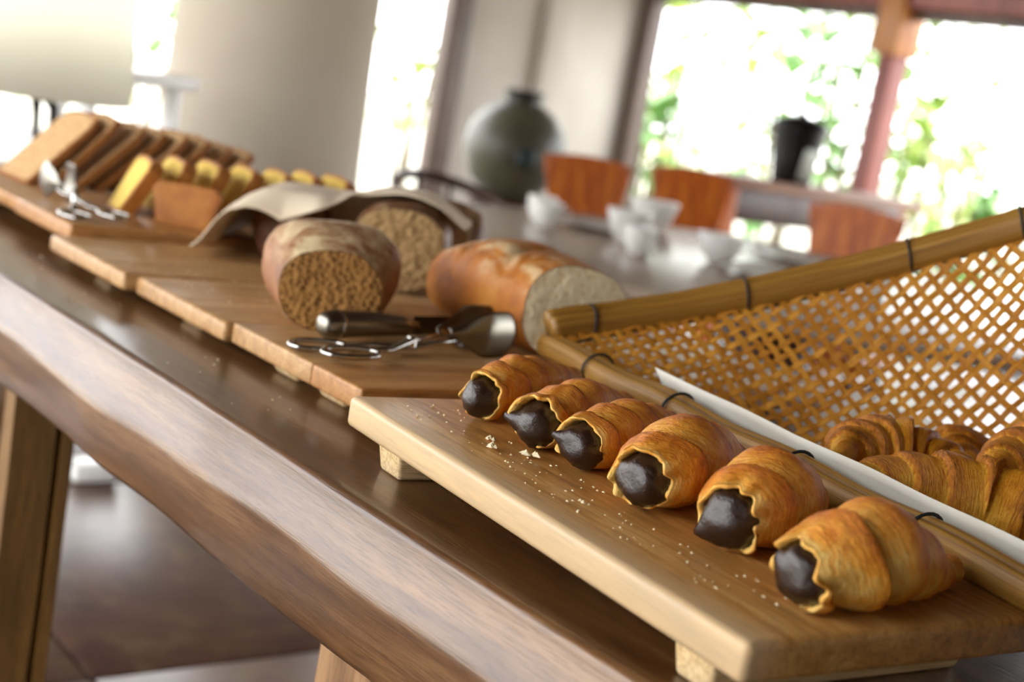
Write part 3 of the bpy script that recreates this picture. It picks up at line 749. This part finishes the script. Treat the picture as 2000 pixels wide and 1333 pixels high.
# ------------------------------------------------------------------ toast and cake slices
def slice_thing(name, loc, w0, w1, hgt, th, lean, rz, crumb, crust, label, cat, group):
    """slice stands on its lower edge (width w0), leans by `lean` about that edge towards +Y"""
    r = tag(empty(name, loc, rz), label, cat, group)
    lm = Matrix.Rotation(-lean, 4, 'X')
    def prism(ins, y0, y1, nm, mat):
        o2 = []
        pts = [(-w0/2+ins, ins), (w0/2-ins, ins), (w1/2-ins, hgt*.85), (w1/2*.82-ins*.6, hgt-ins), (0, hgt*1.03-ins), (-w1/2*.82+ins*.6, hgt-ins), (-w1/2+ins, hgt*.85)]
        m = len(pts); V = [lm @ Vector((px, y0, pz)) for px, pz in pts]+[lm @ Vector((px, y1, pz)) for px, pz in pts]
        F_ = [tuple(range(m)), tuple(range(m, 2*m))[::-1]]+[(k, m+k, m+(k+1) % m, (k+1) % m) for k in range(m)]
        o = mk(nm, V, F_, mat, r, smooth=False); b = o.modifiers.new('b', 'BEVEL'); b.width = .0015; b.segments = 2
    prism(.0, .0008, th-.0008, 'crust', crust); prism(.0045, 0, th, 'crumb', crumb)
    return r
ORD = ['second', 'third', 'fourth', 'fifth', 'sixth', 'seventh']
tl = ['pale-faced toast slice leaning at the open end of the toast row']+[f'toast slice leaning inside the toast row, {q} from its pale-faced open end' for q in ORD]+['last toast slice at the far end of the toast row, nearest the column']
for i in range(8):
    slice_thing('toast_slice', (-2.10+.006*rs.uniform(-1, 1), .712+i*.036, .8405), .118, .124, .146-.002*i, .013, math.radians(42+rs.uniform(-2, 2)+i*1.2), math.radians(rs.uniform(-3, 3)), M['toast_crumb'], M['toast_crust'], tl[i], 'toast', 'toast slices on the reddish board')
cl = ['thick yellow cake slice at the open end of the cake row beside the shiny tongs']+[f'yellow cake slice inside the cake row, {q} from the end by the shiny tongs' for q in ORD[:5]]+['last yellow cake slice at the napkin end of the cake row']
for i in range(7):
    slice_thing('cake_slice', (-1.815-.004*i, .752+i*.052, .845), .072, .094, .084, .022, math.radians(24+rs.uniform(-3, 3)), math.radians(-8+rs.uniform(-4, 4)), M['cake_crumb'], M['cake_crust'], cl[i], 'cake', 'yellow cake slices on the reddish board')
slice_thing('cake_end_piece', (-1.70, .80, .845), .066, .088, .055, .026, math.radians(8), math.radians(51), M['cake_crust'], M['cake_crust'], 'brown crusted cake end piece standing in front of the yellow slices', 'cake', 'yellow cake slices on the reddish board')

# ------------------------------------------------------------------ crumbs
def crumb_blob(V, Fc, c, r, seed):
    b = len(V); nn = [(0, 0, 1), (1, 0, 0), (0, 1, 0), (-1, 0, 0), (0, -1, 0), (0, 0, -.5)]
    rr = random.Random(seed)
    for q in nn: V.append(tuple(c[k]+q[k]*r*rr.uniform(.5, 1.3)*(1 if k < 2 else .7) for k in range(3)))
    for f in ((0, 1, 2), (0, 2, 3), (0, 3, 4), (0, 4, 1), (5, 2, 1), (5, 3, 2), (5, 4, 3), (5, 1, 4)): Fc.append(tuple(b+i for i in f))
for i, (x, y, r) in enumerate(((-.774, .622, .0042), (-.756, .610, .0050), (-.735, .627, .0056), (-.640, .598, .0026))):
    V, Fc = [], []
    for k in range(5): crumb_blob(V, Fc, (rs.uniform(-r, r), rs.uniform(-r, r)*.7, r*.3), r*.7, i*10+k)
    tag(mk('pastry_crumb', V, Fc, M['white_crumb'], None, smooth=False, loc=(x, y, ZB+.001)), ('pale pastry crumb lying apart before the first croissant from the tongs', 'broad pale pastry crumb between the first two croissants and the board edge', 'largest pale pastry crumb, lying against the second croissant from the tongs', 'small pale pastry crumb before the fourth croissant from the tongs')[i], 'crumb', 'larger pastry crumbs on the near board')
V, Fc = [], []
for i in range(110):
    x = rs.uniform(-.87, -.47); y = .60+.05*rs.random()-(x+.87)*.087; crumb_blob(V, Fc, (x, y, ZB+.0006), rs.uniform(.0005, .0016), i)
for i in range(40): crumb_blob(V, Fc, (rs.uniform(-1.9, -1.0), rs.uniform(.545, .62), .8006), rs.uniform(.0005, .0018), i+500)
for i in range(60): crumb_blob(V, Fc, (rs.uniform(-1.6, -1.23), rs.uniform(.65, .76), .832), rs.uniform(.0005, .0016), i+900)
tag(mk('crumb_scatter', V, Fc, M['white_crumb'], None, smooth=False), 'fine bread crumbs scattered over boards and table edge', 'crumbs', None, 'stuff')

# ------------------------------------------------------------------ far end of the table: lamp, small dish
lp = tag(empty('table_lamp', (-3.06, 1.03, .80)), 'table lamp with wide cream shade on thin dark legs', 'lamp')
o = lathe('lamp_shade', [(.235, .11), (.21, .60)], M['lamp_shade'], lp, 56, cap=False); m = o.modifiers.new('t', 'SOLIDIFY'); m.thickness = .003
for k in range(3):
    a = 2*PI*k/3+.35; sweep('lamp_leg', [(.135*math.cos(a), .135*math.sin(a), .002), (.12*math.cos(a), .12*math.sin(a), .09), (.02*math.cos(a), .02*math.sin(a), .145)], [.008, .011, .008], M['black'], lp, 10)
lathe('lamp_stem', [(.02, .13), (.025, .14), (.012, .15), (.012, .18), (.018, .19), (.018, .21)], M['black'], lp, 20)
bl = bpy.data.lights.new('shade_fill', 'POINT'); bl.energy = 4.2; bl.color = (1, .99, .96); bl.shadow_soft_size = .06  # fill light added inside the shade to brighten it
bo = bpy.data.objects.new('shade_fill', bl); COL.objects.link(bo); bo.parent = lp; bo.location = (0, 0, .29)
dish = tag(empty('ramekin', (-2.03, .59, .80)), 'small white ramekin beside the far boards', 'dish')
lathe('bowl', [(.022, 0), (.025, .004), (.030, .04), (.028, .04), (.022, .008), (.002, .006)], M['ceramic'], dish, 32)
fl = tag(bevel_box('floor_block', (.10, .11, .04), M['ceramic'], None, loc=(-3.17, 1.34, .020), bev=.012, seg=3), 'low white block lying on the dark tiled floor', 'block')

# white side table in the background
st = tag(empty('side_table', (-4.58, 1.72, 0), math.radians(25)), 'white side table standing before the round column', 'table')
bevel_box('table_top', (.62, .5, .045), M['ceramic'], st, loc=(0, 0, .92), bev=.01)
for sx in (-1, 1):
    for sy in (-1, 1): bevel_box('leg', (.045, .045, .90), M['ceramic'], st, loc=(sx*.25, sy*.19, .45), bev=.006)

# ------------------------------------------------------------------ round dining table
RC = Vector((-2.42, 2.80, 0)); RR = .95
rt = tag(empty('round_table', RC), 'large round dining table with pale stone top set with white crockery', 'table')
lathe('table_top', [(.02, .715), (RR-.03, .715), (RR-.008, .722), (RR, .735), (RR-.008, .748), (RR-.02, .75), (.02, .75)], M['rt_top'], rt, 96)
lathe('pedestal', [(.32, .002), (.32, .04), (.12, .10), (.09, .40), (.14, .66), (.30, .716)], M['chair_dark'], rt, 40)
def plate(p, r, lab):
    o = tag(empty('plate', (p[0], p[1], .75)), lab, 'plate', 'white plates on the round table')
    lathe('dish', [(r*.55, .001), (r*.6, .002), (r, .016), (r*.98, .018), (r*.6, .006), (.002, .005)], M['ceramic'], o, 40)
def bowl(p, r, h, lab):
    o = tag(empty('bowl', (p[0], p[1], .75)), lab, 'bowl', 'white bowls on the round table')
    lathe('vessel', [(r*.4, .001), (r*.45, .004), (r*.8, h*.4), (r, h), (r*.96, h), (r*.72, h*.42), (.002, h*.15)], M['ceramic'], o, 40)
def cup(p, lab, rz=0):
    o = tag(empty('cup', (p[0], p[1], .75), rz), lab, 'cup', 'white cups on the round table')
    lathe('vessel', [(.022, .001), (.026, .004), (.038, .035), (.041, .07), (.039, .07), (.034, .03), (.002, .008)], M['ceramic'], o, 32)
    sweep('handle', [(.037, 0, .055), (.055, 0, .058), (.062, 0, .042), (.052, 0, .024), (.034, 0, .022)], .0045, M['ceramic'], o, 8)
plate((-2.95, 2.62), .12, 'white plate on the round table beside the fan-backed chair by the jar')
plate((-2.30, 2.62), .13, 'white plate on the round table nearest its front edge')
plate((-2.62, 3.12), .13, 'white plate on the round table before the middle fan-backed chair')
bowl((-2.72, 2.52), .062, .085, 'tall white bowl on the round table')
bowl((-2.48, 2.62), .060, .075, 'shallow white bowl between the white plates on the round table')
bowl((-3.12, 2.98), .075, .085, 'wide white bowl near the far edge of the round table')
cup((-2.50, 2.36), 'white cup near the front edge of the round table')
cup((-2.86, 2.36), 'white cup on the round table toward the column', 1)
cup((-2.16, 2.84), 'white cup on the round table toward the basket', 2)
cup((-3.0, 2.45), 'white cup beside the plate on the round table toward the jar', 2)

# ------------------------------------------------------------------ fan-backed chairs
def make_chair():
    r = empty('dining_chair')
    bevel_box('seat', (.44, .42, .04), M['chair'], r, loc=(0, 0, .44), bev=.01)
    for sx in (-1, 1):
        for sy in (-1, 1): sweep('leg', [(sx*.20, sy*.19, .002), (sx*.19, sy*.18, .43)], [.016, .02], M['chair_dark'], r, 8)
        sweep('armrest', [(sx*.17, .21, .66), (sx*.25, .12, .67), (sx*.26, -.05, .665), (sx*.23, -.17, .65), (sx*.22, -.185, .60), (sx*.20, -.18, .45)], .016, M['chair_dark'], r, 8)
    # backrest: wide top narrowing to the seat, slats fanning out
    n = 9
    for k in range(n):
        q = -1+2*k/(n-1); V = []
        b = Vector((q*.075, .205, .46)); t = Vector((q*.150, .275, .905-.015*q*q))
        for p, wd in ((b, .0092), (t, .0178)):
            for sx, sy in ((-1, -1), (1, -1), (1, 1), (-1, 1)): V.append((p.x+sx*wd, p.y+sy*.006-.02*q*q*0, p.z))
        mk('back_slat', V, [(3, 2, 1, 0), (4, 5, 6, 7)]+[(i, (i+1) % 4, 4+(i+1) % 4, 4+i) for i in range(4)], M['chair'], r, smooth=False)
    sweep('back_rail', [(-.162, .268, .845), (-.08, .272, .854), (0, .274, .858), (.08, .272, .854), (.162, .268, .845)], .012, M['chair'], r, 8, ell=(.6, 1.3))
    sweep('back_rail', [(-.10, .222, .57), (0, .224, .575), (.10, .222, .57)], .012, M['chair'], r, 8, ell=(.6, 1.3))
    return r
ch0 = make_chair()
CH = [(-3.555, 3.20, 'fan-backed wooden chair between the glazed jar and the round table'),
      (-3.78, 3.86, 'fan-backed wooden chair beside the console, second from the jar'),
      (-2.95, 3.61, 'fan-backed wooden chair in front of the console end, third from the jar')]
for i, (x, y, lab) in enumerate(CH):
    o = ch0 if i == 0 else ncopy(ch0)
    d = Vector((x-RC.x, y-RC.y)); o.location = (x, y, 0); o.rotation_euler = (0, 0, math.atan2(d.y, d.x)-PI/2+(0, .1, -.15)[i])
    tag(o, lab, 'chair', 'fan-backed chairs round the dining table')

ac = tag(empty('bentwood_armchair', (-3.60, 2.62, 0), math.radians(97)), 'dark bentwood armchair with low curved back rail at the round table', 'chair')
bevel_box('seat', (.42, .40, .035), M['chair_dark'], ac, loc=(0, 0, .44), bev=.012)
for sx in (-1, 1):
    for sy in (-1, 1): sweep('leg', [(sx*.19, sy*.18, .002), (sx*.18, sy*.17, .43)], [.015, .019], M['chair_dark'], ac, 8)
sweep('back_rail', [(.22*math.cos(a), -.02+.24*math.sin(a), .70+.07*math.sin(a)) for a in [math.radians(-25+230*q/24) for q in range(25)]], .017, M['chair_dark'], ac, 10)
for q in range(5):
    a = math.radians(30+30*q); sweep('spindle', [(.17*math.cos(a), -.02+.19*math.sin(a), .455), (.22*math.cos(a), -.02+.24*math.sin(a), .70+.07*math.sin(a))], .008, M['chair_dark'], ac, 8)

# ------------------------------------------------------------------ console with black urn
cs = tag(empty('console_table', (-4.80, 5.60, 0)), 'reddish wooden console table standing before the garden opening', 'table')
bevel_box('table_top', (.32, 1.55, .05), M['console'], cs, loc=(0, 0, .84), bev=.008)
bevel_box('apron', (.27, 1.25, .16), M['chair_dark'], cs, loc=(0, 0, .735), bev=.004)
for sx in (-1, 1):
    for sy in (-1, 1): bevel_box('leg', (.07, .07, .82), M['chair'], cs, loc=(sx*.10, sy*.64, .41), bev=.008)
ur = tag(empty('black_urn', (-4.80, 5.47, .865)), 'black tapered urn with domed lid on the console table', 'urn')
lathe('body', [(.095, 0), (.10, .01), (.115, .12), (.135, .26), (.14, .275), (.135, .28)], M['black'], ur, 40)
lathe('lid', [(.142, .276), (.142, .288), (.11, .315), (.05, .332), (.02, .336), (.018, .35), (.004, .352)], M['black'], ur, 40)
bevel_box('sheen_plate', (.012, .10, .16), M['grey'], ur, loc=(.112, -.02, .10), bev=.003, rot=(0, math.radians(8), 0))  # grey plate stands in for the reflection on the urn's side

# ------------------------------------------------------------------ glazed jar on stand
js = tag(empty('jar_stand', (-6.36, 4.93, 0)), 'dark wooden stand under the glazed jar', 'stand')
lathe('top', [(.24, .44), (.25, .45), (.25, .475), (.24, .48)], M['chair_dark'], js, 40)
for k in range(4):
    a = PI/2*k+.4; sweep('leg', [(.22*math.cos(a), .22*math.sin(a), .002), (.17*math.cos(a), .17*math.sin(a), .25), (.20*math.cos(a), .20*math.sin(a), .45)], [.025, .02, .03], M['chair_dark'], js, 8)
jr = tag(empty('glazed_jar', (-6.36, 4.93, .48)), 'big round grey-green glazed jar with dark mouth and round medallion', 'jar')
lathe('body', [(.13, 0), (.15, .015), (.24, .11), (.285, .22), (.29, .30), (.265, .40), (.20, .48), (.13, .525), (.115, .535)], M['jar'], jr, 56)
lathe('neck', [(.105, .52), (.10, .55), (.115, .60), (.12, .605), (.105, .605), (.09, .56), (.085, .50)], M['jar_rim'], jr, 40, cap=False)
dv = Vector((6.36, -4.93, 0)).normalized(); rgt = Vector((.629, .777, 0)); dn = (dv*.95+rgt*.25+Vector((0, 0, -.02))).normalized()
V = [(0, 0, .012)]; Fc = []
for rr_, zz in ((.03, .012), (.055, .008), (.062, -.02)):
    for k in range(24): a = 2*PI*k/24; V.append((rr_*math.cos(a), rr_*math.sin(a), zz))
for k in range(24): Fc.append((0, 1+k, 1+(k+1) % 24))
for j in range(2):
    for k in range(24): Fc.append((1+j*24+k, 1+(j+1)*24+k, 1+(j+1)*24+(k+1) % 24, 1+j*24+(k+1) % 24))
md = mk('medallion', V, Fc, M['medal'], jr, loc=Vector((0, 0, .255))+dn*.288); md.rotation_mode = 'QUATERNION'; md.rotation_quaternion = dn.to_track_quat('Z', 'Y')
